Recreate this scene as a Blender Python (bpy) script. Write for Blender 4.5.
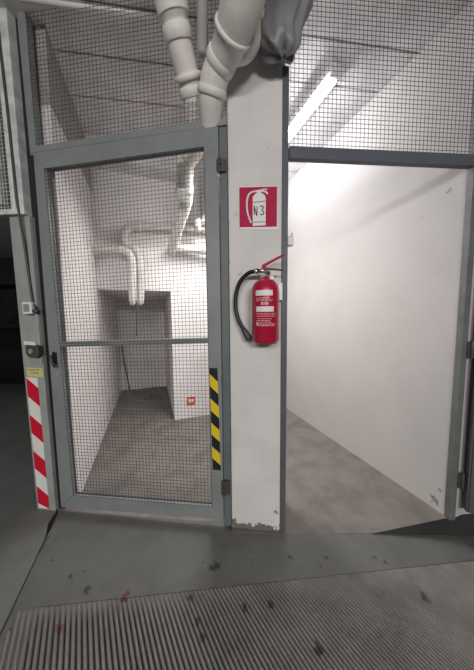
import bpy, bmesh, math, random
from mathutils import Vector, Matrix

random.seed(7)
for o in list(bpy.data.objects):
    bpy.data.objects.remove(o)
S = bpy.context.scene
COL = S.collection

# ------------------------------------------------------------------ camera, world, lights, exposure
CAM_H = 1.23
F = 235.0
pitch = math.atan(F / 2865.0)
roll = math.radians(-0.5)
fw = Vector((0, math.cos(pitch), -math.sin(pitch)))
up = Vector((0, math.sin(pitch), math.cos(pitch)))
rt = Vector((1, 0, 0))
rt2 = rt * math.cos(roll) + up * math.sin(roll)
up2 = -rt * math.sin(roll) + up * math.cos(roll)
cam = bpy.data.cameras.new('camera')
cam.sensor_fit = 'VERTICAL'
cam.sensor_height = 36.0
cam.lens = F / 670.0 * 36.0
cam.clip_start = 0.02
camo = bpy.data.objects.new('camera', cam)
COL.objects.link(camo)
M = Matrix.Identity(4)
for i, v in enumerate((rt2, up2, -fw)):
    for j in range(3):
        M[j][i] = v[j]
M.translation = (0, 0, CAM_H)
camo.matrix_world = M
S.camera = camo

w = bpy.data.worlds.new('world')
S.world = w
w.use_nodes = True
w.node_tree.nodes['Background'].inputs[0].default_value = (0.9, 0.95, 1.0, 1)
w.node_tree.nodes['Background'].inputs[1].default_value = 0.09

S.view_settings.view_transform = 'Standard'
S.view_settings.look = 'None'
S.view_settings.gamma = 1
S.view_settings.exposure = 0.0
S.view_settings.use_curve_mapping = False

TUBE_POWER = 38.0       # emission of the tube diffuser in the right-hand room


def area_lamp(name, loc, rotz, power, sx=1.2, sy=0.16, col=(1, 0.97, 0.94), tilt=0.0):
    l = bpy.data.lights.new(name, 'AREA')
    l.shape = 'RECTANGLE'
    l.size = sx
    l.size_y = sy
    l.energy = power
    l.color = col
    o = bpy.data.objects.new(name, l)
    o.location = loc
    o.rotation_euler = (tilt, 0, rotz)
    COL.objects.link(o)
    return o


# the garage's own ceiling tubes behind the photographer
area_lamp('ceiling_tube_light', (-0.95, -3.7, 2.45), 0.1, 72, 1.5, 0.4, tilt=0.9)
area_lamp('ceiling_tube_light', (1.1, -4.1, 2.45), 0.1, 118, 1.5, 0.4, tilt=0.9)
# unseen fill lamp added under the downstand beam to brighten the gated room
area_lamp('left_room_fill', (-0.165, 2.08, 2.205), math.radians(110.2), 24, 0.9, 0.07)

# ------------------------------------------------------------------ frames of reference
U = Vector((-0.3450, 0.9386, 0))     # along the side walls, into the room
V = Vector((0.9386, 0.3450, 0))      # along the back wall


class Frame:
    def __init__(s, a, e):
        s.a = Vector((a[0], a[1], 0))
        s.e = Vector((e[0], e[1], 0)).normalized()
        s.n = Vector((s.e.y, -s.e.x, 0))       # towards the viewer

    def __call__(s, u, z, d=0.0):
        return s.a + s.e * u + s.n * d + Vector((0, 0, z))


G = Frame((-1.132, 1.394), (1.087, -0.124))     # plane of the gate and of the pillar's face
D = Frame((0.271, 1.248), (1.019, 0.077))       # plane of the open doorway

GG = Frame(G.a - G.n * 0.017, G.e)               # the gate and its surround, set back a little

CEIL = 2.87

# ------------------------------------------------------------------ materials


def mat(name, col, rough=0.6, metal=0.0, noise=0.0, nscale=8.0, bump=0.0, bscale=60.0, spec=None,
        emit=None, estr=0.0, col2=None, spots=None, blotch=None, coat=0.0):
    m = bpy.data.materials.new(name)
    m.use_nodes = True
    nt = m.node_tree
    N, L = nt.nodes, nt.links
    b = N['Principled BSDF']
    b.inputs['Base Color'].default_value = (*col, 1)
    b.inputs['Roughness'].default_value = rough
    b.inputs['Metallic'].default_value = metal
    if coat:
        b.inputs['Coat Weight'].default_value = coat
    if spec is not None:
        b.inputs['Specular IOR Level'].default_value = spec
    if emit:
        b.inputs['Emission Color'].default_value = (*emit, 1)
        b.inputs['Emission Strength'].default_value = estr
    geo = N.new('ShaderNodeNewGeometry')
    pos = geo.outputs['Position']
    out = None

    def mixc(fac, a, c2):
        mx = N.new('ShaderNodeMix')
        mx.data_type = 'RGBA'
        L.new(fac, mx.inputs['Factor'])
        if isinstance(a, tuple):
            mx.inputs[6].default_value = (*a, 1)
        else:
            L.new(a, mx.inputs[6])
        mx.inputs[7].default_value = (*c2, 1)
        return mx.outputs[2]

    def noise_tex(scale, detail=6.0, rough_=0.6):
        t = N.new('ShaderNodeTexNoise')
        t.inputs['Scale'].default_value = scale
        t.inputs['Detail'].default_value = detail
        t.inputs['Roughness'].default_value = rough_
        L.new(pos, t.inputs['Vector'])
        return t.outputs['Fac']

    def ramp(v, lo, hi):
        r = N.new('ShaderNodeMapRange')
        r.interpolation_type = 'SMOOTHSTEP'
        L.new(v, r.inputs['Value'])
        r.inputs['From Min'].default_value = lo
        r.inputs['From Max'].default_value = hi
        return r.outputs[0]
    if noise:
        c2 = col2 or tuple(c * (1 - noise) for c in col)
        out = mixc(ramp(noise_tex(nscale), 0.38, 0.68), col, c2)
    for bl in (blotch or []):        # (scale, lo, hi, colour)
        out = mixc(ramp(noise_tex(bl[0], 5.0, 0.65), bl[1], bl[2]), out or col, bl[3])
    for sp in (spots or []):         # (x, y, z, radius, colour, strength) stains with a ragged edge
        vm = N.new('ShaderNodeVectorMath')
        vm.operation = 'DISTANCE'
        L.new(pos, vm.inputs[0])
        vm.inputs[1].default_value = sp[:3]
        nz = N.new('ShaderNodeTexNoise')
        nz.inputs['Scale'].default_value = 1.1 / sp[3]
        nz.inputs['Detail'].default_value = 4
        L.new(pos, nz.inputs['Vector'])
        ma = N.new('ShaderNodeMath')
        ma.operation = 'MULTIPLY_ADD'
        L.new(nz.outputs['Fac'], ma.inputs[0])
        ma.inputs[1].default_value = sp[3] * 2.6
        L.new(vm.outputs['Value'], ma.inputs[2])
        f = ramp(ma.outputs[0], sp[3] * 2.25, sp[3] * 1.7)
        mu = N.new('ShaderNodeMath')
        mu.operation = 'MULTIPLY'
        L.new(f, mu.inputs[0])
        mu.inputs[1].default_value = sp[5]
        out = mixc(mu.outputs[0], out or col, sp[4])
    if out is not None:
        L.new(out, b.inputs['Base Color'])
    if bump:
        bp = N.new('ShaderNodeBump')
        bp.inputs['Strength'].default_value = bump
        bp.inputs['Distance'].default_value = 0.01
        L.new(noise_tex(bscale), bp.inputs['Height'])
        L.new(bp.outputs[0], b.inputs['Normal'])
    return m


M_WALL = mat('white_paint', (0.54, 0.518, 0.506), 0.75, noise=0.06, nscale=2.5, bump=0.12, bscale=30,
             spots=[(1.33 * 0.93, 1.42, 1.94, 0.016, (0.2, 0.2, 0.2), 0.8), (1.18, 1.55, 1.85, 0.012, (0.3, 0.3, 0.3), 0.5), (1.235, 1.40, 0.06, 0.03, (0.12, 0.11, 0.10), 0.8), (1.25, 1.375, 0.14, 0.014, (0.15, 0.14, 0.13), 0.7)])
M_WALLIN = mat('lit_pinkish_white_paint', (0.82, 0.785, 0.78), 0.75, noise=0.08, nscale=3, bump=0.12, bscale=25)  # white paint with its colour lifted in place of light in this room
M_PILLAR = mat('worn_white_paint', (0.70, 0.682, 0.668), 0.7, noise=0.08, nscale=5, bump=0.3, bscale=35,
               blotch=[(9.0, 0.70, 0.74, (0.5, 0.49, 0.47))],
               spots=[(0.212, 1.24, 0.125, 0.016, (0.12, 0.11, 0.10), 0.85), (0.02, 1.262, 1.45, 0.014, (0.4, 0.38, 0.36), 0.6), (0.0, 1.264, 1.75, 0.02, (0.5, 0.48, 0.46), 0.6)])
M_CONC = mat('ceiling_concrete', (0.78, 0.755, 0.76), 0.9, noise=0.18, nscale=6, bump=0.3, bscale=20)
M_FLOOR = mat('room_concrete', (0.205, 0.186, 0.168), 0.75, noise=0.3, nscale=5, bump=0.2, bscale=40,
              blotch=[(14.0, 0.62, 0.72, (0.14, 0.125, 0.11)), (22, 0.71, 0.76, (0.36, 0.34, 0.32))])
DK = (0.02, 0.02, 0.02)
RD = (0.13, 0.025, 0.055)
M_SLAB = mat('garage_slab', (0.19, 0.193, 0.184), 0.6, noise=0.2, nscale=3, bump=0.12, bscale=50)
M_GROUND = mat('garage_concrete', (0.155, 0.157, 0.147), 0.62, noise=0.22, nscale=4, bump=0.15, bscale=50,
               blotch=[(20, 0.66, 0.76, (0.10, 0.10, 0.09)), (3.0, 0.5, 0.7, (0.13, 0.13, 0.12))],
               spots=[(-0.119, 1.063, 0, 0.030, DK, .8), (0.261, 1.103, 0, 0.016, DK, .75), (0.446, 1.10, 0, 0.014, DK, .6),
                      (0.40, 1.06, 0, 0.012, DK, .6), (0.69, 1.10, 0, 0.012, DK, .7), (0.73, 1.075, 0, 0.012, DK, .7),
                      (-0.688, 0.962, 0, 0.026, DK, .7), (-0.803, 1.019, 0, 0.016, DK, .7), (-0.75, 1.045, 0, 0.008, DK, .6),
                      (-0.505, 0.948, 0, 0.020, RD, .9), (-0.95, 1.1, 0, 0.012, DK, .5), (-0.18, 1.08, 0, .008, DK, .7), (0.06, 1.09, 0, 0.010, DK, .5)])
M_RIDGE = mat('ridged_concrete', (0.23, 0.22, 0.206), 0.7, noise=0.25, nscale=6, bump=0.25, bscale=90,
              blotch=[(12, 0.66, 0.76, (0.10, 0.095, 0.09))],
              spots=[(-0.505, 0.935, 0, 0.026, RD, .9), (-0.709, 0.83, 0, 0.026, RD, .8), (0.131, 0.904, 0, 0.024, DK, .8),
                     (0.024, 0.895, 0, 0.022, DK, .8), (0.287, 0.763, 0, 0.026, DK, .8), (0.81, 0.93, -0.02, 0.036, DK, .75),
                     (-0.214, 0.93, 0, 0.02, DK, .7), (-0.17, 0.85, 0, 0.018, DK, .7), (-0.14, 0.80, 0, 0.018, DK, .7), (0.45, 1.03, 0, 0.02, DK, .6)])
M_SHADETOP = mat('shaded_wall_top', (0.40, 0.385, 0.375), 0.9, noise=0.15, nscale=6)  # wall colour darkened to stand for the shade high on the left
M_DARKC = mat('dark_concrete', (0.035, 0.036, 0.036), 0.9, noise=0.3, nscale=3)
M_STEEL = mat('grey_green_paint', (0.232, 0.254, 0.253), 0.45, noise=0.12, nscale=7, bump=0.06, bscale=50)
M_JAMB = mat('grey_jamb_paint', (0.13, 0.15, 0.152), 0.5, noise=0.15, nscale=7)
M_NAVY = mat('blue_grey_paint', (0.10, 0.108, 0.13), 0.5, noise=0.15, nscale=9)
M_RPOST = mat('grey_post_paint', (0.15, 0.16, 0.155), 0.55, noise=0.2, nscale=9)
M_LEAF = mat('dark_leaf_paint', (0.10, 0.105, 0.105), 0.5, noise=0.2, nscale=4)
M_WIRE = mat('dark_wire', (0.085, 0.08, 0.082), 0.5, metal=0.3)
M_GALV = mat('galvanised', (0.80, 0.81, 0.80), 0.45, metal=0.1, noise=0.3, nscale=14)
M_POST = mat('pale_post_paint', (0.36, 0.372, 0.355), 0.55, noise=0.18, nscale=5, blotch=[(16, 0.68, 0.74, (0.3, 0.3, 0.27))])
M_PIPE = mat('white_plastic_pipe', (0.86, 0.825, 0.78), 0.5, noise=0.12, nscale=10, blotch=[(11, 0.68, 0.76, (0.5, 0.46, 0.41))])
M_GPIPE = mat('grey_plastic_pipe', (0.36, 0.36, 0.36), 0.5, noise=0.1)
M_IPIPE = mat('lagged_pipe', (0.66, 0.64, 0.61), 0.6, noise=0.15, nscale=12)
M_WRAP = mat('grey_sheeting', (0.25, 0.25, 0.26), 0.45, noise=0.2, nscale=8, bump=0.3, bscale=18)
M_RED = mat('extinguisher_red', (0.45, 0.008, 0.04), 0.25, coat=0.5)
M_SIGN = mat('sign_red', (0.46, 0.016, 0.07), 0.6, spec=0.2, noise=0.06, nscale=20)
M_WHITE = mat('white_print', (0.78, 0.76, 0.76), 0.5)
M_PINKW = mat('label_print', (0.72, 0.58, 0.60), 0.5)
M_BLACK = mat('gap_shade_black', (0.012, 0.012, 0.013), 0.45)
M_DGREY = mat('dark_plastic', (0.06, 0.06, 0.06), 0.5)
M_MGREY = mat('mid_grey_plastic', (0.28, 0.28, 0.28), 0.5)
M_CHROME = mat('bright_metal', (0.75, 0.75, 0.76), 0.25, metal=1.0)
M_TRED = mat('tape_red', (0.62, 0.008, 0.03), 0.4)
M_TWHITE = mat('tape_white', (0.80, 0.79, 0.77), 0.4, noise=0.06, nscale=12)
M_TYEL = mat('tape_yellow', (0.72, 0.56, 0.02), 0.4)
M_TBLK = mat('tape_black', (0.015, 0.015, 0.02), 0.35)
M_LABEL = mat('pale_yellow_label', (0.62, 0.58, 0.26), 0.5)
M_INK = mat('ink', (0.03, 0.03, 0.03), 0.6)
M_ORANGE = mat('sticker_orange', (0.70, 0.10, 0.04), 0.5)
M_TUBE = mat('lit_diffuser', (0.9, 0.9, 0.9), 0.4, emit=(0.97, 0.98, 1.0), estr=TUBE_POWER)
M_FIX = mat('lamp_housing', (0.7, 0.7, 0.73), 0.5)
M_CAR = mat('black_car_paint', (0.008, 0.008, 0.009), 0.25)
M_CGLASS = mat('dark_car_glass', (0.015, 0.017, 0.02), 0.08)
M_LAMPG = mat('headlamp_glass', (0.35, 0.30, 0.25), 0.15)

# ------------------------------------------------------------------ mesh helpers


class MB:
    def __init__(s):
        s.bm = bmesh.new()
        s.mats = []
        s.cur = 0

    def use(s, m):
        if m not in s.mats:
            s.mats.append(m)
        s.cur = s.mats.index(m)
        return s

    def face(s, vs, smooth=False):
        try:
            f = s.bm.faces.new(vs)
            f.material_index = s.cur
            f.smooth = smooth
            return f
        except ValueError:
            return None

    def hexa(s, b, t):      # two loops of points joined into a closed prism
        vb = [s.bm.verts.new(p) for p in b]
        vt = [s.bm.verts.new(p) for p in t]
        n = len(b)
        s.face(list(reversed(vb)))
        s.face(vt)
        for i in range(n):
            s.face([vb[i], vb[(i + 1) % n], vt[(i + 1) % n], vt[i]])
        return s

    def fpoly(s, fr, pts, d0, d1):          # polygon in a frame's plane, extruded from d0 to d1
        return s.hexa([fr(u, z, d0) for u, z in pts], [fr(u, z, d1) for u, z in pts])

    def fbox(s, fr, u0, u1, z0, z1, d0, d1):
        return s.fpoly(fr, [(u0, z0), (u1, z0), (u1, z1), (u0, z1)], d0, d1)

    def prism(s, pts, z0, z1):
        return s.hexa([Vector((x, y, z0)) for x, y in pts], [Vector((x, y, z1)) for x, y in pts])

    def box(s, c, h, ax=None):
        c = Vector(c)
        ax = ax or (Vector((1, 0, 0)), Vector((0, 1, 0)), Vector((0, 0, 1)))
        q = [(-1, -1), (1, -1), (1, 1), (-1, 1)]
        return s.hexa([c + ax[0] * h[0] * a + ax[1] * h[1] * b - ax[2] * h[2] for a, b in q],
                      [c + ax[0] * h[0] * a + ax[1] * h[1] * b + ax[2] * h[2] for a, b in q])

    def tube(s, pts, radii, seg=16, smooth=True, caps=True):
        pts = [Vector(p) for p in pts]
        if not isinstance(radii, (list, tuple)):
            radii = [radii] * len(pts)
        rings = []
        prev = None
        for i, p in enumerate(pts):
            t = (pts[min(i + 1, len(pts) - 1)] - pts[max(i - 1, 0)]).normalized()
            if prev is None:
                a = Vector((0, 0, 1)) if abs(t.z) < 0.9 else Vector((1, 0, 0))
                nrm = t.cross(a).normalized()
            else:
                nrm = (prev - t * prev.dot(t)).normalized()
            prev = nrm
            b = t.cross(nrm)
            rings.append([s.bm.verts.new(p + (nrm * math.cos(k * 2 * math.pi / seg) + b * math.sin(k * 2 * math.pi / seg)) * radii[i]) for k in range(seg)])
        for r0, r1 in zip(rings, rings[1:]):
            for k in range(seg):
                s.face([r0[k], r0[(k + 1) % seg], r1[(k + 1) % seg], r1[k]], smooth)
        if caps:
            s.face(list(reversed(rings[0])))
            s.face(rings[-1])
        return s

    def lathe(s, prof, base, axis=Vector((0, 0, 1)), seg=32):
        base = Vector(base)
        axis = axis.normalized()
        return s.tube([base + axis * h for r, h in prof], [max(r, 1e-4) for r, h in prof], seg)

    def build(s, name, m=None, parent=None, bevel=0.0, kind=None, origin=None, bseg=2):
        bmesh.ops.recalc_face_normals(s.bm, faces=s.bm.faces[:])
        if origin is None:
            if parent is not None:
                origin = world_loc(parent)
            else:
                xs = [v.co for v in s.bm.verts]
                lo = [min(p[i] for p in xs) for i in range(3)]
                hi = [max(p[i] for p in xs) for i in range(3)]
                origin = Vector(((lo[0] + hi[0]) / 2, (lo[1] + hi[1]) / 2, lo[2]))
        origin = Vector(origin)
        for v in s.bm.verts:
            v.co -= origin
        me = bpy.data.meshes.new(name)
        s.bm.to_mesh(me)
        s.bm.free()
        for q in (s.mats or [m]):
            me.materials.append(q)
        o = bpy.data.objects.new(name, me)
        COL.objects.link(o)
        if parent is not None:
            o.parent = parent
            o.location = origin - world_loc(parent)
        else:
            o.location = origin
        if bevel:
            bv = o.modifiers.new('edge', 'BEVEL')
            bv.width = bevel
            bv.segments = bseg
            bv.limit_method = 'ANGLE'
            bv.angle_limit = math.radians(40)
        if kind:
            o['kind'] = kind
        return o


def world_loc(o):
    p = Vector(o.location)
    while o.parent is not None:
        o = o.parent
        p += Vector(o.location)
    return p


def tag(o, label, cat, group=None, kind=None):
    o['label'] = label
    o['category'] = cat
    if group:
        o['group'] = group
    if kind:
        o['kind'] = kind
    return o


def thing(name, loc, label, cat, group=None):
    o = bpy.data.objects.new(name, None)
    o.empty_display_size = 0.05
    o.location = loc
    COL.objects.link(o)
    return tag(o, label, cat, group)


def smooth_path(pts, n=6):
    P = [Vector(p) for p in pts]
    P = [P[0] * 2 - P[1]] + P + [P[-1] * 2 - P[-2]]
    out = []
    for i in range(1, len(P) - 2):
        for k in range(n):
            t = k / n
            a, b, c, d = P[i - 1], P[i], P[i + 1], P[i + 2]
            out.append(0.5 * ((2 * b) + (c - a) * t + (2 * a - 5 * b + 4 * c - d) * t * t + (3 * b - a - 3 * c + d) * t ** 3))
    out.append(P[-2])
    return out


def resample(vals, n=6):
    out = []
    for a, b in zip(vals, vals[1:]):
        out += [a + (b - a) * k / n for k in range(n)]
    return out + [vals[-1]]


def wire_mesh(mb, fr, bl, br, tr, tl, pitch, wr, d):
    """welded square mesh of round wires filling a quad of the frame's plane"""
    bl, br, tr, tl = (Vector((*p, 0)) for p in (bl, br, tr, tl))
    nx = max(2, round(((br - bl).length + (tr - tl).length) / 2 / pitch))
    nz = max(2, round(((tl - bl).length + (tr - br).length) / 2 / pitch))
    for i in range(nx + 1):
        t = i / nx
        a, b = bl.lerp(br, t), tl.lerp(tr, t)
        mb.tube([fr(a.x, a.y, d + wr * 0.7), fr(b.x, b.y, d + wr * 0.7)], wr, 5, True, False)
    for i in range(nz + 1):
        t = i / nz
        a, b = bl.lerp(tl, t), br.lerp(tr, t)
        mb.tube([fr(a.x, a.y, d - wr * 0.7), fr(b.x, b.y, d - wr * 0.7)], wr, 5, True, False)


def xy(v):
    return (v[0], v[1])


# ------------------------------------------------------------------ the setting: floors
APEX = 0.764


def edge_y(x):
    return 1.231 + 0.1926 * (x - APEX)


def ground_z(x, y):
    t = x - APEX + 0.10 * (y - 1.23)
    k = 0.02
    sp = k * math.log(1 + math.exp(t / k)) if t < 1.0 else t
    return -0.215 * min(sp, 1.6) - 0.001


# room slab, its front edge stands proud of the falling ramp at the right
mb = MB()
front = [(-1.12, 1.40), (-0.05, 1.30), (-0.04, 1.245), (0.26, 1.226)] + [(x, edge_y(x)) for x in (APEX, 1.0, 1.2, 1.36)] + [(3.2, 1.51)]
mb.prism(front + [(3.2, 4.6), (-2.6, 4.6), (-2.05, 3.4), (-1.25, 1.46)], -0.8, 0.0)
mb.build('floor', M_FLOOR, kind='structure')

RDIR = Vector((-0.554, 0.833, 0)).normalized()
RN = Vector((RDIR.y, -RDIR.x, 0))


def strip_y(x):        # front limit of the smooth strip, swinging a little wider where the ramp falls away
    y = 0.978 + 0.0867 * x
    for _ in range(4):
        k = 1 - ground_z(x, y) / 1.23
        y = (0.978 + 0.0867 * x / k) * k
    return y


def joint_x(y):        # joint between the apron and the dark garage slab
    return -1.021 + (1.056 - y) * 0.3676


def front_y(x):
    if x < -0.04:
        return 1.30 - 0.0935 * (x + 0.05)
    if x < APEX:
        return 1.238 - 0.014 * min(1.0, (x + 0.04) / 0.3)
    return min(edge_y(x), 1.346 + 0.0885 * (x - 1.36)) if x > 1.36 else edge_y(x)


# smooth apron between the ridges and the rooms
mb = MB()
xs = [-1.16 + 0.04 * i for i in range(0, 110)]
NJ = 8
rows = []
for x in xs:
    y0 = strip_y(x)
    fy = front_y(x)
    col_ = []
    for j in range(NJ + 1):
        y = y0 + (fy + 0.012 - y0) * j / NJ
        xc_ = max(x, joint_x(y) + 0.0035)
        col_.append(mb.bm.verts.new((xc_, y, ground_z(xc_, y) - (0.002 if j == NJ else 0))))
    rows.append(col_)
for a, b in zip(rows, rows[1:]):
    for j in range(NJ):
        mb.face([a[j], b[j], b[j + 1], a[j + 1]], True)
mb.build('ground_apron', M_GROUND, kind='structure', origin=(0, 1, 0))

# ridged ramp: rows of rounded concrete ribs
mb = MB()
prof = [(0.0, -0.014), (0.28, -0.014), (0.36, 0.003), (0.46, 0.0055), (0.82, 0.0055), (0.93, 0.003)]
lines = []
q = -1.35
while q < 2.6:                       # the ribs get a little finer towards the right
    p_r = min(0.020, max(0.0130, 0.0188 - 0.0045 * (q + 0.13) / 0.89))
    lines += [(q + f * p_r, h) for f, h in prof]
    q += p_r


def ridge_line(q, h):
    # intersect line p = RN*q + RDIR*t with the strip's limit, run back towards the viewer
    p = RN * q
    # y = .978 + .0867 x
    t1 = (0.978 + 0.0867 * p.x - p.y) / (RDIR.y - 0.0867 * RDIR.x)
    for _ in range(12):
        c = p + RDIR * t1
        t1 += (strip_y(c.x) - c.y) / RDIR.y * 0.8
    out = []
    for i in range(15):
        t = t1 - i * 0.085
        c = p + RDIR * t
        # left limit: joint running along the wall direction
        hh = h * min(1.0, i / 0.6) if i else 0.0
        out.append(Vector((c.x, c.y, ground_z(c.x, c.y) + hh - (0.002 if i == 0 else 0.0))))
    return out


prevl = None
for q, h in lines:
    pts = ridge_line(q, h)
    cur = [mb.bm.verts.new(p) for p in pts]
    if prevl:
        for i in range(14):
            c = (cur[i].co + prevl[i + 1].co) / 2
            xl = joint_x(c.y) + 0.045
            if c.x > xl - 0.02 and c.y > -0.3:
                mb.face([prevl[i], cur[i], cur[i + 1], prevl[i + 1]], True)
    prevl = cur
for v in [v for v in mb.bm.verts if not v.link_faces]:
    mb.bm.verts.remove(v)
mb.build('ground_ridged', M_RIDGE, kind='structure', origin=(0, 1, 0))

mb = MB()
ys = [-0.3 + 0.06 * i for i in range(22)]
mb.hexa([Vector((joint_x(y) + a_, y, -0.06)) for y, a_ in ((-.3, .0035), (.93, .0035), (.93, .12), (-.3, .12))],
        [Vector((joint_x(y) + a_, y, -0.0025)) for y, a_ in ((-.3, .0035), (.93, .0035), (.93, .12), (-.3, .12))])
mb.build('ground_margin', M_GROUND, kind='structure')
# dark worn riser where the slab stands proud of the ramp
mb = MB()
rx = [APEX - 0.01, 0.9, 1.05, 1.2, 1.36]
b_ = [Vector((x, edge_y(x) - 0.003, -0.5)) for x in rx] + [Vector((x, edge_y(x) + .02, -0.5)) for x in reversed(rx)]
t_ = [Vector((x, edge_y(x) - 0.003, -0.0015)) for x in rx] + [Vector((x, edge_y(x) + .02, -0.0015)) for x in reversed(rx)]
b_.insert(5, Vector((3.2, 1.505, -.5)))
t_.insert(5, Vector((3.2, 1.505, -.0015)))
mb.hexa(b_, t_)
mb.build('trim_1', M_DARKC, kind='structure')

# wide dark garage slab to the left and behind, parted from the apron by a joint
mb = MB()
jl = [(joint_x(-0.5) - .0035, -0.50), (joint_x(1.17) - .0035, 1.17), (joint_x(1.215) - .0035, 1.215), (joint_x(1.31) - .026, 1.31), (joint_x(1.36) - .02, 1.36), (-1.165, 1.405), (-1.28, 1.50), (-2.15, 3.6), (-2.6, 4.6), (-2.6, 7.0), (-9, 7.0), (-9, -0.5)]
mb.prism(jl, -0.3, 0.0)
mb.build('ground', M_SLAB, kind='structure')
mb = MB()
mb.prism([(-9, -6), (8, -6), (8, -0.25), (-9, -0.25)], -1.2, -0.42)
mb.prism([(-1.4, -0.35), (4.2, -0.35), (4.2, 1.5), (-1.6, 1.5)], -1.2, -0.42)
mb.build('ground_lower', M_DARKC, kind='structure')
# concrete mound line of the worn joint lip
# ------------------------------------------------------------------ the setting: walls
T = 0.16
W0 = Vector((1.266, 1.332, 0))
WR0 = W0 - U * 0.02
WR1 = W0 + U * 2.3
mb = MB()
mb.prism([xy(WR0), xy(WR0 + V * T), xy(WR1 + V * T), xy(WR1)], 0, CEIL)
mb.build('wall_right', M_WALL, kind='structure')
# outer front of that wall, beside the doorway
mb = MB()
mb.fbox(D, 1.075, 3.2, 0.0, CEIL, -0.13, -0.02)
mb.build('wall_front', M_WALL, kind='structure')

L0 = Vector((-1.089, 1.526, 0))
BW0 = Vector((-1.440, 2.447, 0))          # corner of left wall and back wall
BWN = Vector((-0.748, 2.701, 0))          # right edge of the low niche
NTOP = 1.515
LN = L0 + U * 2.62
mb = MB()
LS = L0 - U * 0.07
mb.prism([xy(LS), xy(LN), xy(LN - V * T), xy(G(-0.14, 0, -0.075) + U * 0.12), xy(G(-0.13, 0, -0.075))], 0, 2.45)
mb.build('wall_left', M_WALLIN, kind='structure')
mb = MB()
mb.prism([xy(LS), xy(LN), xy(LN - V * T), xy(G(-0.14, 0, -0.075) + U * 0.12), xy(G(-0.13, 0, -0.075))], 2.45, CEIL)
mb.build('trim_2', M_SHADETOP, kind='structure')  # upper part of the left wall, shade put into its colour
mb = MB()
BW1 = BW0 + V * 2.2
# block right of the niche
mb.prism([xy(BWN), xy(BW1), xy(BW1 + U * 1.5), xy(BWN + U * 1.5)], 0, NTOP)
mb.prism([xy(BW0), xy(BW1), xy(BW1 + U * 1.5), xy(BW0 + U * 1.5)], NTOP, CEIL)
mb.build('wall_back', M_WALLIN, kind='structure')
mb = MB()
NB = L0 + U * 2.46
mb.prism([xy(NB), xy(NB + V * 0.95), xy(NB + V * 0.95 + U * 0.15), xy(NB + U * 0.15)], 0, NTOP)
mb.build('wall_niche', M_WALLIN, kind='structure')
# downstand beams
mb = MB()
pb = G(1.105, 0, -0.28)
qb = G(1.385, 0, -0.28)
mb.prism([xy(pb), xy(qb), xy(qb + U * 1.55), xy(pb + U * 1.55)], 2.22, CEIL)
mb.build('beam', M_CONC, kind='structure')
mb = MB()
mb.prism([xy(BW0 - U * 0.22), xy(BW0 - U * 0.22 + V * 1.2), xy(BW0 + V * 1.2 + U * .01), xy(BW0 + U * .01)], 2.70, CEIL)
mb.build('beam', M_CONC, kind='structure')

# pillar with a chipped foot
mb = MB()
P1, P2 = G(1.1, 0, 0), G(1.387, 0, 0)
mb.prism([xy(P1), xy(P2), xy(P2 + Vector((0.015, 0.28, 0))), xy(P1 + Vector((0, 0.28, 0)))], 0, CEIL)
pil = mb.build('pillar', M_PILLAR, kind='structure', bevel=0.006)
# wear on the pillar: bare concrete along the foot and left arris
nt = M_PILLAR.node_tree
N, L = nt.nodes, nt.links
bs = N['Principled BSDF']
src = bs.inputs['Base Color'].links[0].from_socket
geo = N.new('ShaderNodeNewGeometry')
sx = N.new('ShaderNodeSeparateXYZ')
L.new(geo.outputs['Position'], sx.inputs[0])


def chip(coord, lo, hi, nsc, thr, col, src):
    nz = N.new('ShaderNodeTexNoise')
    nz.inputs['Scale'].default_value = nsc
    nz.inputs['Detail'].default_value = 5
    nz.inputs['Roughness'].default_value = 0.55
    L.new(geo.outputs['Position'], nz.inputs['Vector'])
    mr = N.new('ShaderNodeMapRange')
    L.new(coord, mr.inputs[0])
    mr.inputs[1].default_value = lo
    mr.inputs[2].default_value = hi
    mr.inputs[3].default_value = 0.5
    mr.inputs[4].default_value = 0.0
    ad = N.new('ShaderNodeMath')
    L.new(mr.outputs[0], ad.inputs[0])
    L.new(nz.outputs['Fac'], ad.inputs[1])
    th = N.new('ShaderNodeMapRange')
    L.new(ad.outputs[0], th.inputs[0])
    th.inputs[1].default_value = thr
    th.inputs[2].default_value = thr + 0.03
    mx = N.new('ShaderNodeMix')
    mx.data_type = 'RGBA'
    L.new(th.outputs[0], mx.inputs['Factor'])
    L.new(src, mx.inputs[6])
    mx.inputs[7].default_value = (*col, 1)
    return mx.outputs[2]


src = chip(sx.outputs['Z'], 0.0, 0.09, 16, 0.76, (0.16, 0.15, 0.14), src)
src = chip(sx.outputs['X'], -0.055, -0.015, 30, 0.85, (0.45, 0.44, 0.41), src)
L.new(src, bs.inputs['Base Color'])

# board-marked concrete ceiling: strips parted by grooves
mb = MB()
cd = Vector((0.991, 0.134, 0)).normalized()
cn = Vector((-cd.y, cd.x, 0))
bounds = [-5.0, -2.2, -1.86, -1.52, -1.18, -0.84, -0.5, -0.16, 0.18, 0.52, 0.86, 1.17, 1.465, 1.735, 2.045, 2.41, 2.74, 3.08, 3.42, 4.3, 7.5]
for a, b in zip(bounds, bounds[1:]):
    a2, b2 = a * 0.991 + 0.006, b * 0.991 - 0.006
    mb.prism([xy(cn * a2 - cd * 9), xy(cn * a2 + cd * 7), xy(cn * b2 + cd * 7), xy(cn * b2 - cd * 9)], CEIL, CEIL + 0.08)
mb.prism([(-10, -6), (8, -6), (8, 9), (-10, 9)], CEIL + 0.07, CEIL + 0.2)
mb.build('ceiling', M_CONC, kind='structure')

# far dark end of the garage at the left, with a step and a pale soffit edge
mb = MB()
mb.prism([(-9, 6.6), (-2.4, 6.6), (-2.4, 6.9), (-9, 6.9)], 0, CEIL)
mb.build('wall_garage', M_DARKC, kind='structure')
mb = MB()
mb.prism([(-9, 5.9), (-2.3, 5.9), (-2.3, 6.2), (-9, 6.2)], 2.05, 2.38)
mb.build('beam', M_DARKC, kind='structure')

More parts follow.
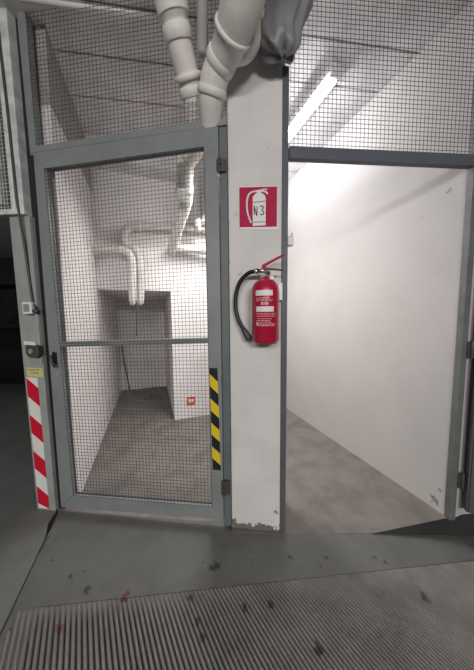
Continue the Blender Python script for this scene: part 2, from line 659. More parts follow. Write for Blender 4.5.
# ------------------------------------------------------------------ steel frame of the gate opening
fr_ = thing('gate_surround', GG(0.5, 0, 0), 'grey steel surround with dark wire mesh filling the space over the closed gate', 'frame')
mb = MB()
mb.fpoly(GG, [(-0.024, 2.14), (0.014, 2.14), (0.008, CEIL), (-0.042, CEIL)], -0.03, 0.012)
mb.build('post', M_STEEL, fr_, bevel=0.003)
mb = MB()
mb.fpoly(GG, [(-0.016, 2.150), (1.098, 2.196), (1.098, 2.232), (-0.016, 2.184)], -0.03, 0.014)
mb.build('header', M_STEEL, fr_, bevel=0.003)
mb = MB()
mb.fbox(GG, 1.0535, 1.096, 0.0, 2.194, -0.03, 0.006)
mb.build('jamb', M_JAMB, fr_, bevel=0.003)
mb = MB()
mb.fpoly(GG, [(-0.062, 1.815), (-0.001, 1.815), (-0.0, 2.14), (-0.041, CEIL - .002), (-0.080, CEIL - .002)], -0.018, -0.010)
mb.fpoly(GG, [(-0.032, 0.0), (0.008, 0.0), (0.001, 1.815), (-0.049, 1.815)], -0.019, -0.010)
mb.build('gap_shade', M_BLACK, fr_)  # dark strips laid where the gaps beside the gate lie in shade
mb = MB()
wire_mesh(mb, G, (0.012, 2.184), (1.09, 2.228), (1.09, CEIL - 0.005), (0.012, CEIL - 0.005), 0.0215, 0.0011, -0.012)
mb.build('mesh_infill', M_WIRE, fr_)

# ------------------------------------------------------------------ gate leaf (hangs a little low at its free end)
gate = thing('mesh_gate', GG(0.53, 0, 0), 'tall grey steel gate with two wire mesh panels, hinged beside the white pillar', 'gate')
O = [(0.012, 0.034), (1.052, 0.052), (1.052, 2.190), (0.003, 2.146)]
I = [(0.107, 0.123), (0.985, 0.128), (0.976, 2.094), (0.068, 2.056)]
mb = MB()
for k in range(4):
    j = (k + 1) % 4
    mb.fpoly(GG, [O[k], O[j], I[j], I[k]], -0.012, 0.02)
mb.build('frame', M_STEEL, gate, bevel=0.003)


def mesh_x(z, side):        # inner edge of the frame at height z
    if side < 0:
        t = (z - I[0][1]) / (I[3][1] - I[0][1])
        return I[0][0] + (I[3][0] - I[0][0]) * t
    t = (z - I[1][1]) / (I[2][1] - I[1][1])
    return I[1][0] + (I[2][0] - I[1][0]) * t


mb = MB()
mb.fpoly(GG, [(mesh_x(1.052, -1) - .01, 1.053), (mesh_x(1.08, 1) + .008, 1.080), (mesh_x(1.10, 1) + .008, 1.111), (mesh_x(1.08, -1) - .01, 1.084)], -0.017, 0.016)
mb.build('cross_rail', M_STEEL, gate, bevel=0.003)
mb = MB()
wire_mesh(mb, G, (mesh_x(1.09, -1), 1.075), (mesh_x(1.09, 1), 1.10), I[2], I[3], 0.0205, 0.0012, 0.006)
mb.build('mesh_panel', M_WIRE, gate)
mb = MB()
wire_mesh(mb, G, I[0], I[1], (mesh_x(1.08, 1), 1.09), (mesh_x(1.06, -1), 1.062), 0.0205, 0.0012, 0.006)
mb.build('mesh_panel', M_WIRE, gate)
# dark bead that clamps the mesh
mb = MB()
for k in range(4):
    j = (k + 1) % 4
    c = Vector((0.53, 1.1))

    def sh(p):
        return (p[0] + (0.005 if p[0] < 0.5 else -0.005), p[1] + (0.005 if p[1] < 1 else -0.005))
    mb.fpoly(GG, [I[k], I[j], sh(I[j]), sh(I[k])], -0.006, 0.004)
mb.build('glazing_bead', M_DGREY, gate)
# lever handle and its lock
mb = MB()
mb.fpoly(GG, [(0.040, 0.955), (0.062, 0.950), (0.062, 1.022), (0.036, 1.027)], 0.02, 0.028)
mb.tube([GG(0.050, 1.004, 0.026), GG(0.050, 1.004, 0.046)], 0.008, 12)
mb.tube(smooth_path([GG(0.047, 1.010, 0.046), GG(0.052, 0.985, 0.048), GG(0.062, 0.952, 0.048), GG(0.070, 0.938, 0.044)], 4), 0.0075, 10)
mb.build('handle', M_BLACK, gate, bevel=0.0015)
mb = MB()
mb.tube([GG(0.066, 0.888, 0.018), GG(0.066, 0.888, 0.028)], 0.011, 16)
mb.tube([GG(0.066, 0.862, 0.018), GG(0.066, 0.862, 0.026)], 0.007, 12)
mb.build('lock_cylinder', M_MGREY, gate)
for z0, z1 in ((1.962, 2.035), (0.20, 0.295)):
    mb = MB()
    mb.tube([GG(1.057, z0, 0.024), GG(1.057, (z0 + z1) / 2 - .002, 0.024)], 0.0085, 12)
    mb.tube([GG(1.057, (z0 + z1) / 2 + .002, 0.024), GG(1.057, z1, 0.024)], 0.0085, 12)
    mb.fbox(GG, 1.04, 1.09, z0 + 0.006, z1 - 0.006, 0.004, 0.0215)
    mb.build('hinge', M_DGREY, gate, bevel=0.001)


def tape(name, parent, fr, p_tl, p_tr, p_bl, p_br, bands, slant, d0, d1, m0, m1):
    """striped tape: bands cut along slanting lines, alternate colours"""
    tl, tr, bl, br = (Vector((*p, 0)) for p in (p_tl, p_tr, p_bl, p_br))
    mb = MB()
    n = len(bands) - 1

    def pt(side, t):
        t = min(1, max(0, t))
        return (tl.lerp(bl, t) if side == 0 else tr.lerp(br, t))
    for k in range(n):
        a, b = bands[k], bands[k + 1]
        mb.use(m0 if k % 2 == 0 else m1)
        loop = [(0, a), (1, a + slant), (1, b + slant), (0, b)]
        pts = []
        for s_, t in loop:
            p = pt(s_, t)
            q = (round(p.x, 5), round(p.y, 5))
            if q not in pts:
                pts.append(q)
        if len(pts) >= 3:
            mb.fpoly(fr, pts, d0, d1)
    return mb.build(name, None, parent)


yb = [-0.12 + 0.12 * k for k in range(0, 10)]
yb = [-0.30] + [0.055 + 0.117 * k for k in range(0, 9)]
o = tape('hazard_tape', gate, GG, (0.984, 0.944), (1.030, 0.943), (0.994, 0.348), (1.040, 0.352), yb, 0.075, 0.0195, 0.0212, M_TBLK, M_TYEL)
o['label'] = 'yellow and black slanted hazard tape'

# ------------------------------------------------------------------ pale post at the left with its tape and label
post = thing('gate_post', G(-0.09, 0, 0), 'pale grey steel post with red and white tape, left of the mesh gate', 'post')
mb = MB()
mb.fpoly(G, [(-0.165, 0.0), (-0.034, 0.0), (-0.050, 1.815), (-0.190, 1.815)], -0.05, -0.004)
mb.fpoly(G, [(-0.066, 0.95), (-0.043, 0.95), (-0.051, 1.81), (-0.080, 1.81)], -0.006, 0.004)
mb.build('post_plate', M_POST, post, bevel=0.003)
rb = [0.0, 0.02] + [0.02 + 0.1165 * k for k in range(1, 9)]
rb = [-0.2] + [0.006 + 0.1365 * k for k in range(0, 9)]
o = tape('reflective_tape', post, G, (-0.163, 0.868), (-0.088, 0.862), (-0.152, 0.012), (-0.077, 0.012), rb, 0.068, -0.0045, -0.002, M_TWHITE, M_TRED)
o['label'] = 'red and white slanted reflective tape'
mb = MB().use(M_LABEL)
mb.fpoly(G, [(-0.156, 0.874), (-0.046, 0.868), (-0.048, 0.922), (-0.157, 0.928)], -0.0045, -0.002)
mb.use(M_INK)
random.seed(3)
for row, (za, hh) in enumerate(((0.912, 0.010), (0.893, 0.011))):
    x = -0.146 + (0.02 if row else 0)
    while x < -0.066 - (0.015 if row else 0):
        ww = random.uniform(0.004, 0.009)
        mb.fpoly(G, [(x, za - hh / 2), (x + ww * .5, za - hh / 2), (x + ww * .8, za + hh / 2), (x + .2 * ww, za + hh / 2)], -0.002, -0.0014)
        x += ww + 0.004
o = mb.build('warning_label', None, post)
o['label'] = 'small pale yellow label with two worn black lines of print'

# white push button box
t = thing('push_button', G(-0.1, 1.245, 0), 'small white square push button box ending the cable on the pale post', 'switch')
mb = MB()
mb.fbox(G, -0.112, -0.052, 1.250, 1.320, 0.005, 0.034)
mb.build('housing', M_WHITE, t, bevel=0.005)
mb = MB()
mb.fbox(G, -0.101, -0.063, 1.264, 1.308, 0.0325, 0.037)
mb.build('button', M_MGREY, t, bevel=0.003)
mb = MB()
mb.tube([G(-0.052, 1.268, 0.018), G(-0.040, 1.262, 0.018), G(-0.038, 1.278, 0.014)], 0.014, 12)
mb.build('gland', M_DGREY, t)
# key switch with bright top
t = thing('key_switch', G(-0.1, 0.985, 0), 'dark key switch with a bright metal top edge, below the push button', 'switch')
mb = MB()
mb.fpoly(G, [(-0.110, 1.008), (-0.098, 0.993), (-0.046, 0.990), (-0.034, 1.008), (-0.034, 1.064), (-0.116, 1.068), (-0.117, 1.02)], -0.003, 0.03)
mb.build('housing', M_DGREY, t, bevel=0.004)
mb = MB()
mb.fpoly(G, [(-0.120, 1.070), (-0.046, 1.066), (-0.048, 1.088), (-0.122, 1.092)], -0.003, 0.034)
mb.build('cover', M_TWHITE, t, bevel=0.003)
mb = MB()
mb.tube([G(-0.080, 1.032, 0.028), G(-0.080, 1.032, 0.036)], 0.014, 20)
mb.build('key_cylinder', M_MGREY, t)

# cable down the post
mb = MB()
mb.tube(smooth_path([G(-0.132, CEIL - .01, 0.026), G(-0.118, 2.6, 0.027), G(-0.108, 2.33, 0.026), G(-0.098, 1.95, 0.026), G(-0.092, 1.80, 0.022), G(-0.083, 1.6, 0.012), G(-0.068, 1.38, 0.012), G(-0.058, 1.31, 0.013), G(-0.040, 1.285, 0.014)], 5), 0.0065, 10)
tag(mb.build('cable', M_DGREY), 'dark grey cable running down the pale post to the push button', 'cable')

# ------------------------------------------------------------------ galvanised mesh panel above and left of the post
t = thing('mesh_screen', G(-0.45, 1.82, 0), 'galvanised wire mesh screen with pale steel edge high left of the gate', 'screen')
mb = MB()
mb.fpoly(G, [(-0.108, 1.815), (-0.064, 1.815), (-0.075, CEIL), (-0.122, CEIL)], -0.03, 0.02)
mb.build('stile', M_GALV, t, bevel=0.003)
mb = MB()
mb.fpoly(G, [(-0.152, 1.85), (-0.126, 1.85), (-0.143, CEIL), (-0.170, CEIL)], -0.03, 0.012)
mb.build('stile', M_GALV, t, bevel=0.003)
mb = MB()
mb.fbox(G, -1.2, -0.1, 1.822, 1.852, -0.03, 0.012)
mb.build('bottom_rail', M_GALV, t, bevel=0.003)
mb = MB()
wire_mesh(mb, G, (-1.2, 1.852), (-0.152, 1.852), (-0.165, CEIL - .005), (-1.2, CEIL - .005), 0.0215, 0.0014, -0.01)
mb.build('mesh_infill', M_GALV, t)

# ------------------------------------------------------------------ steel frame of the open doorway at the right
df = thing('doorway_frame', D(0.5, 0, 0), 'blue-grey steel frame of the open doorway with wire mesh above its header', 'frame')
mb = MB()
mb.fbox(D, -0.040, -0.009, 0.0, 2.425, -0.02, 0.016)
mb.build('post', M_NAVY, df, bevel=0.002)
mb = MB()
mb.fpoly(D, [(0.990, 0.0), (1.026, 0.0), (1.026, CEIL), (0.990, CEIL)], -0.02, 0.016)
mb.build('post', M_RPOST, df, bevel=0.002)
mb = MB()
mb.fbox(D, -0.004, 0.990, 2.008, 2.066, -0.018, 0.014)
mb.build('header', M_NAVY, df, bevel=0.002)
mb = MB()
wire_mesh(mb, D, (0.0, 2.066), (0.990, 2.066), (0.990, CEIL - .005), (0.0, CEIL - .005), 0.0215, 0.0014, 0.0)
mb.build('mesh_infill', M_WIRE, df)
for z in (1.03, 0.25):
    mb = MB()
    mb.tube([D(1.044, z - .05, 0.024), D(1.044, z + .05, 0.024)], 0.010, 12)
    mb.fbox(D, 1.02, 1.05, z - .04, z + .04, 0.012, 0.022)
    mb.build('hinge', M_DGREY, df, bevel=0.001)

# solid leaf swung open against the front wall
hp = D(1.062, 0, 0.034)
ld = Vector((0.90, -0.43, 0)).normalized()
ln = Vector((ld.y, -ld.x, 0))
LF = Frame((hp.x, hp.y), (ld.x, ld.y))
leaf = thing('steel_door', LF(0.45, 0.06, 0), 'dark grey solid steel door leaf swung open at the right edge', 'door')
mb = MB()
mb.fbox(LF, 0.0, 0.92, 0.075, 2.0, -0.02, 0.012)
mb.build('door_panel', M_LEAF, leaf, bevel=0.004)
mb = MB()
mb.fbox(LF, 0.01, 0.03, 0.08, 1.99, 0.012, 0.018)
mb.fbox(LF, 0.89, 0.91, 0.08, 1.99, 0.012, 0.018)
mb.fbox(LF, 0.03, 0.89, 1.97, 1.99, 0.012, 0.018)
mb.fbox(LF, 0.03, 0.89, 0.08, 0.10, 0.012, 0.018)
mb.build('rim', M_LEAF, leaf, bevel=0.002)
mb = MB()
mb.tube([LF(0.86, 1.0, 0.01), LF(0.86, 1.0, 0.05)], 0.009, 12)
mb.tube([LF(0.86, 1.0, 0.05), LF(0.74, 1.0, 0.05)], 0.008, 12)
mb.fbox(LF, 0.845, 0.875, 0.9, 1.05, 0.011, 0.017)
mb.build('handle', M_BLACK, leaf)

# ------------------------------------------------------------------ tube light on the right-hand ceiling
lamp = thing('ceiling_light', (0.48, 2.24, CEIL), 'lit tube light fitting on the ceiling beyond the open doorway', 'light')
a = Vector((0.655, 1.70, 0))
LD = U
LR = Vector((LD.y, -LD.x, 0))
b = a + LD * 1.22
mb = MB()


def lamp_box(mb, t0, t1, hw0, hw1, z0, z1):
    A_, B_ = a + LD * t0, a + LD * t1
    mb.hexa([A_ - LR * hw0 + Vector((0, 0, z0)), A_ + LR * hw0 + Vector((0, 0, z0)), B_ + LR * hw0 + Vector((0, 0, z0)), B_ - LR * hw0 + Vector((0, 0, z0))],
            [A_ - LR * hw1 + Vector((0, 0, z1)), A_ + LR * hw1 + Vector((0, 0, z1)), B_ + LR * hw1 + Vector((0, 0, z1)), B_ - LR * hw1 + Vector((0, 0, z1))])


lamp_box(mb, -0.03, 1.25, 0.052, 0.042, CEIL - 0.06, CEIL - 0.001)
mb.build('housing', M_FIX, lamp, bevel=0.006)
mb = MB()
A_, B_ = a + LD * 0.0 + Vector((0, 0, CEIL - 0.070)), b + Vector((0, 0, CEIL - 0.070))
mb.tube([A_, A_ + LD * 0.01, B_ - LD * 0.01, B_], [0.024, 0.031, 0.031, 0.024], 16)
mb.build('diffuser', M_TUBE, lamp)
for t0 in (-0.05, 1.22):
    mb = MB()
    lamp_box(mb, t0, t0 + 0.04, 0.044, 0.044, CEIL - 0.09, CEIL - 0.02)
    mb.build('end_cap', M_FIX, lamp, bevel=0.01)

# ------------------------------------------------------------------ fire extinguisher on the pillar
EX = 1.291
ext = thing('fire_extinguisher', G(EX, 1.094, 0.09), 'red fire extinguisher with black hose hung on the white pillar', 'fire extinguisher')
R_ = 0.0665
mb = MB()
prof_ = [(0.0, 0.006), (0.03, 0.004), (0.048, 0.0), (0.054, 0.0), (0.0575, 0.006), (R_, 0.018), (R_, 0.245), (R_ * 0.985, 0.262), (R_ * 0.92, 0.279), (R_ * 0.80, 0.293), (R_ * 0.62, 0.304), (R_ * 0.42, 0.310), (0.020, 0.314), (0.019, 0.322), (0.0, 0.322)]
mb.lathe(prof_, G(EX, 1.094, 0.09), seg=40)
mb.build('cylinder', M_RED, ext)
mb = MB()
mb.lathe([(0.0, 0.318), (0.021, 0.318), (0.021, 0.330), (0.015, 0.334), (0.015, 0.352), (0.018, 0.354), (0.018, 0.368), (0.0, 0.370)], G(EX - .002, 1.094, 0.09), seg=20)
mb.tube([G(EX, 1.445, 0.09), G(EX - 0.035, 1.446, 0.088)], 0.011, 12)
mb.tube([G(EX + 0.004, 1.437, 0.09), G(EX + 0.014, 1.428, 0.118)], 0.010, 16)
mb.build('valve', M_CHROME, ext)
mb = MB()
mb.hexa([G(EX - .012, 1.462, .082), G(EX - .012, 1.462, .1), G(EX + .090, 1.514, .099), G(EX + .090, 1.514, .083)],
        [G(EX - .014, 1.474, .082), G(EX - .014, 1.474, .1), G(EX + .088, 1.523, .099), G(EX + .088, 1.523, .083)])
mb.hexa([G(EX - .018, 1.44, .083), G(EX + .004, 1.44, .083), G(EX + .004, 1.472, .083), G(EX - .018, 1.472, .083)],
        [G(EX - .018, 1.44, .099), G(EX + .004, 1.44, .099), G(EX + .004, 1.472, .099), G(EX - .018, 1.472, .099)])
mb.build('squeeze_lever', M_SIGN, ext, bevel=0.002)
mb = MB()
mb.hexa([G(EX - .004, 1.452, .082), G(EX - .004, 1.452, .1), G(EX + .086, 1.442, .099), G(EX + .086, 1.442, .083)],
        [G(EX - .004, 1.460, .082), G(EX - .004, 1.460, .1), G(EX + .086, 1.450, .099), G(EX + .086, 1.450, .083)])
mb.build('carry_handle', M_BLACK, ext, bevel=0.002)
mb = MB()
hp_ = [(1.262, 1.446, .09), (1.235, 1.445, .082), (1.204, 1.438, .068), (1.164, 1.401, .055), (1.142, 1.337, .048), (1.139, 1.269, .046), (1.154, 1.208, .048), (1.180, 1.158, .05)]
mb.tube(smooth_path([G(*p) for p in hp_], 6), 0.0105, 12)
ho = mb.build('hose', M_BLACK, ext)
mb = MB()
mb.tube([G(1.178, 1.163, .05), G(1.186, 1.148, .05), G(1.204, 1.118, .053), G(1.212, 1.106, .054)], [0.013, 0.015, 0.018, 0.016], 14)
mb.build('nozzle', M_DGREY, ho)
mb = MB()
mb.tube([G(1.254, 1.446, .088), G(1.24, 1.4455, .083)], 0.0135, 12)
mb.build('ferrule', M_CHROME, ho)


def on_cyl(u, z, r):          # u is arc position across the front, in metres
    ang = u / R_
    c = G(EX, z, 0.09)
    return c + G.e * math.sin(ang) * r + G.n * math.cos(ang) * r


def cyl_patch(mb, u0, u1, z0, z1, r0=R_ - 0.0005, r1=R_ + 0.0007):
    n = max(2, int(abs(u1 - u0) / 0.008) + 1)
    for i in range(n):
        a_, b_ = u0 + (u1 - u0) * i / n, u0 + (u1 - u0) * (i + 1) / n
        mb.hexa([on_cyl(a_, z0, r0), on_cyl(b_, z0, r0), on_cyl(b_, z1, r0), on_cyl(a_, z1, r0)],
                [on_cyl(a_, z0, r1), on_cyl(b_, z0, r1), on_cyl(b_, z1, r1), on_cyl(a_, z1, r1)])


mb = MB().use(M_WHITE)
cyl_patch(mb, -0.050, 0.034, 1.322, 1.347)
cyl_patch(mb, -0.047, 0.040, 1.248, 1.272)
mb.use(M_PINKW)
random.seed(11)
for zc, u0, u1, hh in ((1.311, -0.046, 0.02, .003), (1.304, -0.046, 0.036, .002), (1.298, -0.046, 0.03, .002), (1.24, -0.046, .05, .002), (1.233, -0.04, .05, .002), (1.226, -0.046, .05, .002),
                       (1.215, -0.04, 0.03, .002), (1.206, -0.046, .02, .003), (1.198, -0.046, .03, .002), (1.19, -0.046, .05, .003), (1.183, -.046, .05, .003)):
    x = u0
    while x < u1:
        ww = random.uniform(0.006, 0.016)
        cyl_patch(mb, x, min(u1, x + ww), zc - hh / 2, zc + hh / 2)
        x += ww + 0.004
mb.use(M_WHITE)
for k, uu in enumerate((-0.020, -0.008, 0.004)):        # three blocky capitals of the middle line
    cyl_patch(mb, uu, uu + 0.0022, 1.279, 1.290)
    cyl_patch(mb, uu + .006, uu + 0.0082, 1.279, 1.290)
    cyl_patch(mb, uu, uu + 0.008, 1.2885, 1.291)
    if k != 1:
        cyl_patch(mb, uu, uu + 0.008, 1.2835, 1.2853)
cyl_patch(mb, -0.044, -0.036, 1.186, 1.196)
o = mb.build('label', None, ext)
o['label'] = 'white and pink printed label bands'
# wall bracket of the extinguisher
mb = MB()
mb.fbox(G, EX + 0.03, EX + 0.085, 1.30, 1.40, 0.0, 0.006)
mb.fbox(G, EX - 0.02, EX + 0.04, 1.405, 1.425, 0.0, 0.07)
mb.fbox(G, EX + 0.065, EX + 0.085, 1.305, 1.392, 0.004, 0.045)
tag(mb.build('wall_bracket', M_GALV, bevel=0.002), 'grey metal bracket holding the red extinguisher on the pillar', 'bracket')

# ------------------------------------------------------------------ N3 sign
sg = thing('extinguisher_sign', G(1.257, 1.683, 0), 'square red sign with white extinguisher symbol and N3 on the pillar', 'sign')
s0, s1, z0, z1 = 1.157, 1.350, 1.670, 1.886
mb = MB().use(M_WHITE)
mb.fpoly(G, [(s0, z0 + .006), (s1 + .006, z0 - .006), (s1, z1 - 0.008), (s0, z1)], -0.001, 0.004)
mb.use(M_SIGN)
mb.fpoly(G, [(s0 + .001, z0 + 0.016), (s1 - .001, z0 + .010), (s1 - .001, z1 - 0.011), (s0 + .001, z1 - 0.003)], 0.003, 0.0046)
mb.build('panel', None, sg)
mb = MB()
sw, sh_ = s1 - s0, z1 - z0


def sp(u, v):            # sign coordinates 0..1
    return (s0 + u * sw, z0 + v * sh_)


body = [(0.36, 0.09), (0.70, 0.09), (0.70, 0.70), (0.685, 0.76), (0.62, 0.815), (0.575, 0.835), (0.575, 0.90), (0.47, 0.90), (0.47, 0.835), (0.43, 0.815), (0.36, 0.75)]
mb.fpoly(G, [sp(*p) for p in body], 0.004, 0.0054)


def ribbon(mb, pts, wd, d0, d1):
    P = [Vector((p[0], p[1], 0)) for p in pts]
    for i in range(len(P) - 1):
        t = (P[i + 1] - P[i]).normalized()
        nn = Vector((-t.y, t.x, 0)) * wd / 2
        a_, b_ = P[i] - t * wd * 0.15, P[i + 1] + t * wd * 0.15
        mb.fpoly(G, [xy(a_ - nn), xy(b_ - nn), xy(b_ + nn), xy(a_ + nn)], d0, d1)


hs = smooth_path([Vector((*sp(*p), 0)) for p in ((0.47, 0.875), (0.33, 0.86), (0.24, 0.78), (0.205, 0.62), (0.22, 0.42), (0.27, 0.27), (0.315, 0.17))], 4)
ribbon(mb, hs, 0.0085, 0.004, 0.0052)
ribbon(mb, [sp(0.575, 0.88), sp(0.70, 0.85), sp(0.75, 0.80)], 0.008, 0.004, 0.0051)
ribbon(mb, [sp(0.575, 0.895), sp(0.66, 0.91), sp(0.74, 0.90)], 0.005, 0.004, 0.0051)
mb.build('pictogram', M_WHITE, sg)
mb = MB()
ribbon(mb, [sp(0.36, 0.625), sp(0.69, 0.635)], 0.0032, 0.005, 0.0060)
ribbon(mb, [sp(0.37, 0.175), sp(0.69, 0.17)], 0.0028, 0.005, 0.0060)
ribbon(mb, [sp(0.405, 0.34), sp(0.395, 0.545), sp(0.47, 0.31), sp(0.475, 0.525)], 0.0048, 0.005, 0.0061)
th = smooth_path([Vector((*sp(*p), 0)) for p in ((0.55, 0.515), (0.61, 0.535), (0.645, 0.49), (0.60, 0.44), (0.65, 0.395), (0.63, 0.335), (0.56, 0.345))], 4)
ribbon(mb, th, 0.0048, 0.005, 0.0061)
mb.build('lettering', M_INK, sg)

# small things on the far side of the doorway post: cable and a little clip at the pillar's edge
mb = MB()
qv = D(0.012, 1.63, -0.02)
mb.box(qv + Vector((0, 0, -0.015)), (0.016, 0.018, 0.022), (D.e, D.n, Vector((0, 0, 1))))
mb.tube([qv + Vector((0, 0, 0.0)), qv + Vector((0.01, -0.008, 0.028))], 0.006, 10)
tag(mb.build('door_catch', M_TWHITE, bevel=0.003), 'small white catch sticking out behind the blue-grey doorway post', 'catch')

# ------------------------------------------------------------------ pipes


def pipe(name, pts, radii, material, label, group=None, n=6, seg=20, rings=(), cat='pipe'):
    """rings: (path index in control points, radius, half length) socket collars as parts"""
    P = smooth_path(pts, n)
    Rr = resample(radii if isinstance(radii, list) else [radii] * len(pts), n)
    mb = MB()
    mb.tube(P, Rr, seg)
    o = mb.build(name, material)
    tag(o, label, cat, group)
    L_ = [0]
    for a_, b_ in zip(P, P[1:]):
        L_.append(L_[-1] + (b_ - a_).length)

    def at(f):
        i = min(int(f * n), len(P) - 2)
        fr = f * n - i
        return P[i].lerp(P[i + 1], fr), (P[i + 1] - P[i]).normalized()
    for f, r, hl in rings:
        c, t = at(f)
        mb = MB()
        mb.tube([c - t * hl, c - t * hl * 0.8, c + t * hl * 0.8, c + t * hl], [r * 0.94, r, r, r * 0.94], seg)
        mb.build('socket', material, o, origin=c)
    return o


# left drain: comes down through the mesh beside the gate header
pipe('drain_pipe', [(-0.315, 1.03, CEIL), (-0.292, 1.10, 2.72), (-0.278, 1.15, 2.61), (-0.271, 1.17, 2.575), (-0.268, 1.18, 2.56), (-0.255, 1.23, 2.495), (-0.232, 1.30, 2.42), (-0.212, 1.40, 2.322), (-0.225, 1.50, 2.27), (-0.30, 1.60, 2.24)],
     [0.072, 0.071, 0.071, 0.073, 0.058, 0.058, 0.058, 0.058, 0.056, 0.054], M_PIPE,
     'white jointed drain pipe slanting down through the mesh above the gate', rings=((4.45, 0.066, 0.026), (5.85, 0.071, 0.012), (6.25, 0.063, 0.02)))
# right drain: comes from the viewer's ceiling and drops behind the header
rdrain = pipe('drain_pipe', [(0.13, 0.78, CEIL), (0.085, 0.87, 2.58), (0.04, 0.98, 2.445), (-0.019, 1.10, 2.395), (-0.067, 1.17, 2.377), (-0.100, 1.21, 2.335), (-0.118, 1.25, 2.285), (-0.125, 1.31, 2.235), (-0.13, 1.38, 2.17)],
     [0.087, 0.087, 0.085, 0.070, 0.064, 0.064, 0.060, 0.056, 0.055], M_PIPE,
     'thick white drain pipe with ringed sockets against the top of the pillar', rings=((2.75, 0.083, 0.009), (3.85, 0.071, 0.020), (5.5, 0.070, 0.016)))
mb = MB()
bp_ = smooth_path([(-0.01, 1.14, 2.385), (0.045, 1.15, 2.405), (0.082, 1.14, 2.45), (0.088, 1.12, 2.53), (0.06, 1.06, 2.56)], 6)
mb.tube(bp_, 0.040, 18)
mb.tube([bp_[15], bp_[18]], [0.045, 0.045], 18)
mb.build('branch', M_PIPE, rdrain)
pipe('drain_pipe', [(-0.136, 1.19, CEIL), (-0.146, 1.20, 2.66), (-0.150, 1.20, 2.47), (-0.150, 1.20, 2.44)], [0.026, 0.026, 0.024, 0.012], M_GPIPE,
     'thin grey pipe dropping between the two thick white drains')
# inside the gated room
pipe('drain_pipe', [(-0.26, 1.58, 2.42), (-0.315, 1.62, 2.306), (-0.335, 1.64, 2.18), (-0.352, 1.67, 2.055), (-0.365, 1.69, 2.02)], [0.056, 0.056, 0.056, 0.054, 0.045], M_PIPE,
     'stub of white drain behind the top right of the gate mesh', rings=((2.9, 0.060, 0.015),))
pipe('drain_pipe', [(-0.335, 1.74, 2.15), (-0.352, 1.76, 2.05), (-0.42, 1.83, 1.93), (-0.512, 1.92, 1.765), (-0.53, 1.95, 1.74)], [0.038, 0.038, 0.037, 0.036, 0.03], M_PIPE,
     'slanting white pipe running down left behind the gate mesh')
pipe('water_pipe', [(-1.42, 2.32, 1.865), (-1.30, 2.345, 1.878), (-1.16, 2.37, 1.885), (-1.07, 2.385, 1.86), (-1.042, 2.39, 1.77), (-1.045, 2.39, 1.6), (-1.05, 2.39, 1.40), (-1.052, 2.39, 1.345)], [0.040] * 6 + [0.038, 0.016], M_IPIPE,
     'white lagged pipe leaving the left wall and turning straight down', rings=((2.2, 0.044, 0.02),))
pipe('water_pipe', [(-1.012, 2.48, 1.345), (-1.008, 2.48, 1.42), (-1.0, 2.48, 1.76), (-1.03, 2.48, 1.90), (-1.125, 2.48, 1.965), (-1.15, 2.48, 2.06), (-1.10, 2.49, 2.14), (-0.98, 2.52, 2.165), (-0.6, 2.62, 2.19), (-0.2, 2.75, 2.21)], [0.016] + [0.040] * 9, M_IPIPE,
     'white lagged pipe rising, bending over and running along the back wall', rings=((6.9, 0.046, 0.02), (3.2, 0.044, 0.02)))
pipe('water_pipe', [(-0.70, 2.60, 1.955), (-0.66, 2.60, 1.965), (-0.5, 2.65, 1.965), (-0.2, 2.74, 1.965)], [0.035, 0.046, 0.046, 0.046], M_IPIPE,
     'thick white lagged pipe along the back wall, lowest at the right', rings=((1.3, 0.052, 0.025),))
pipe('water_pipe', [(-0.37, 2.28, 2.6), (-0.375, 2.30, 2.49), (-0.395, 2.46, 2.20), (-0.40, 2.55, 2.13)], 0.036, M_IPIPE,
     'white pipe dropping beside the gate right stile onto the back pipes')
mb = MB()
mb.tube(smooth_path([(-1.03, 2.44, 1.36), (-1.04, 2.45, 1.22), (-1.055, 2.46, 1.03)], 5), 0.006, 8)
tag(mb.build('cable', M_DGREY), 'short dark cable hanging from the ends of the two lagged pipes', 'cable')
mb = MB()
mb.tube(smooth_path([(-1.875, 3.79, 0.84), (-1.85, 3.80, 0.5), (-1.79, 3.82, 0.02)], 5), 0.010, 8)
tag(mb.build('cable', M_DGREY), 'thin dark cable down the back of the low niche', 'cable')
mb = MB()
mb.tube([(-1.10, 1.338, CEIL - 0.015), (-0.66, 1.39, CEIL - 0.015), (-0.22, 1.443, CEIL - 0.015)], 0.0125, 10)
tag(mb.build('conduit', M_WHITE), 'thin pale conduit along the ceiling above the gate', 'conduit')

# ------------------------------------------------------------------ grey sheeting bundled at the head of the pillar
mb = MB()
levels = [(CEIL, .20, .165), (2.74, .205, .145), (2.60, .215, .126), (2.54, .202, .112), (2.48, .188, .100), (2.44, .194, .092), (2.42, .200, .086), (2.405, .208, .072), (2.392, .214, .05), (2.386, .218, .016)]
NS = 56
rings_ = []
for li, (z, xc, hw) in enumerate(levels):
    rg = []
    for k in range(NS):
        a_ = 2 * math.pi * k / NS
        wob = 1 + 0.05 * math.sin(5 * a_ + 0.5 * li) + 0.06 * math.sin(9 * a_ - 0.5 * li) + 0.035 * math.sin(17 * a_ + 1.3 * li)
        dz = 0.012 * math.sin(4 * a_ + 1.0) + 0.008 * math.sin(7 * a_) if li > 3 else 0
        rg.append(mb.bm.verts.new((xc + hw * wob * math.cos(a_), 1.15 + min(0.060, hw * 0.75) * wob * math.sin(a_), z + dz)))
    rings_.append(rg)
for r0, r1 in zip(rings_, rings_[1:]):
    for k in range(NS):
        mb.face([r0[k], r0[(k + 1) % NS], r1[(k + 1) % NS], r1[k]], True)
mb.face(rings_[-1])
mb.face(list(reversed(rings_[0])))
tag(mb.build('wrapping', M_WRAP), 'crumpled grey sheeting hanging from the ceiling at the head of the white pillar', 'wrapping')

# little orange sticker on the back wall
BF = Frame((BW0.x, BW0.y), (V.x, V.y))


def bw_u(x):
    return (x - BW0.x) / V.x


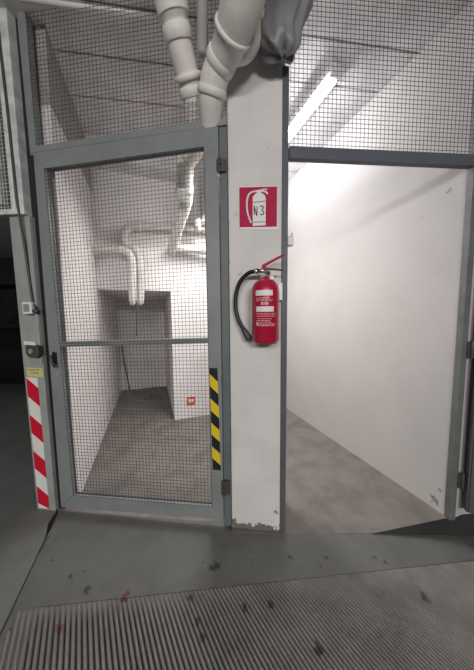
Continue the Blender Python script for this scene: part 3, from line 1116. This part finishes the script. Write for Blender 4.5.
uc = bw_u(-0.563)
mb = MB().use(M_ORANGE)
mb.fpoly(BF, [(uc - .055, .155), (uc + .05, .150), (uc + .055, .255), (uc - .05, .262)], -0.001, 0.002)
mb.use(M_WHITE)
mb.fpoly(BF, [(uc - .03, .195), (uc + .03, .193), (uc + .03, .228), (uc - .03, .23)], 0.0015, 0.003)
tag(mb.build('sticker', None), 'small orange-red sticker with pale middle low on the back wall', 'sticker')

# ------------------------------------------------------------------ dark car parked beyond the post
car = thing('parked_car', (-3.75, 5.3, 0), 'black car parked in the dark garage beyond the pale post', 'car')


def loft(mb, secs, smooth=True):
    rg = [[mb.bm.verts.new(p) for p in s_] for s_ in secs]
    n = len(rg[0])
    for r0, r1 in zip(rg, rg[1:]):
        for k in range(n):
            mb.face([r0[k], r0[(k + 1) % n], r1[(k + 1) % n], r1[k]], smooth)
    mb.face(list(reversed(rg[0])))
    mb.face(rg[-1])


def sec(y, hw, z0, z1, rr=0.12):
    pts = []
    for cx_, cz_, a0 in ((hw - rr, z1 - rr, 0), (-hw + rr, z1 - rr, 90), (-hw + rr, z0 + rr * .6, 180), (hw - rr, z0 + rr * .6, 270)):
        for k in range(4):
            a_ = math.radians(a0 + 30 * k)
            rz = rr if a0 < 180 else rr * 0.6
            pts.append((-3.75 + cx_ + rr * math.cos(a_), y, cz_ + rz * math.sin(a_)))
    return pts


mb = MB()
loft(mb, [sec(3.42, .74, .34, .74), sec(3.50, .82, .24, .86), sec(3.75, .90, .2, .98), sec(4.5, .92, .2, 1.06), sec(5.5, .92, .2, 1.08), sec(6.2, .9, .2, 1.08), sec(6.45, .82, .3, 1.0)])
mb.build('body', M_CAR, car)
mb = MB()
loft(mb, [sec(4.45, .78, .98, 1.08, .05), sec(4.85, .74, .98, 1.42, .1), sec(5.15, .70, .98, 1.62, .14), sec(5.8, .70, .98, 1.64, .14), sec(6.3, .72, .98, 1.3, .1)])
mb.build('cabin_glass', M_CGLASS, car)
for sx_ in (-1, 1):
    for y in (4.2, 5.9):
        mb = MB()
        mb.tube([(-3.75 + sx_ * 0.76, y, .31), (-3.75 + sx_ * .80, y, .31), (-3.75 + sx_ * .93, y, .31), (-3.75 + sx_ * .95, y, .31)], [.29, .31, .31, .28], 28)
        wh = mb.build('wheel', M_BLACK, car)
        mb = MB()
        mb.tube([(-3.75 + sx_ * 0.95, y, .31), (-3.75 + sx_ * .965, y, .31)], [.19, .16], 20)
        mb.build('rim', M_MGREY, wh)
    mb = MB()
    mb.hexa([(-3.75 + sx_ * .50, 3.44, .60), (-3.75 + sx_ * .74, 3.49, .62), (-3.75 + sx_ * .78, 3.52, .74), (-3.75 + sx_ * .56, 3.44, .70)],
            [(-3.75 + sx_ * .50, 3.56, .60), (-3.75 + sx_ * .74, 3.60, .62), (-3.75 + sx_ * .78, 3.62, .74), (-3.75 + sx_ * .56, 3.56, .70)])
    mb.build('headlamp', M_LAMPG, car, bevel=0.01)

# pale slatted panel high up behind the galvanised mesh
t = thing('slatted_panel', (-2.33, 2.2, 2.24), 'pale slatted metal panel hanging behind the galvanised mesh, left of the gate', 'panel')
mb = MB()
for x in (-2.62, -2.10):
    mb.box((x, 2.2, 2.555), (0.025, 0.02, 0.315))
mb.box((-2.36, 2.2, 2.69), (0.25, 0.02, 0.02))
mb.build('frame', M_GALV, t)
for z in (2.27, 2.35, 2.41, 2.52, 2.60, 2.66):
    mb = MB()
    mb.box((-2.36, 2.2, z), (0.25, 0.012, 0.026))
    mb.build('slat', M_GALV, t)
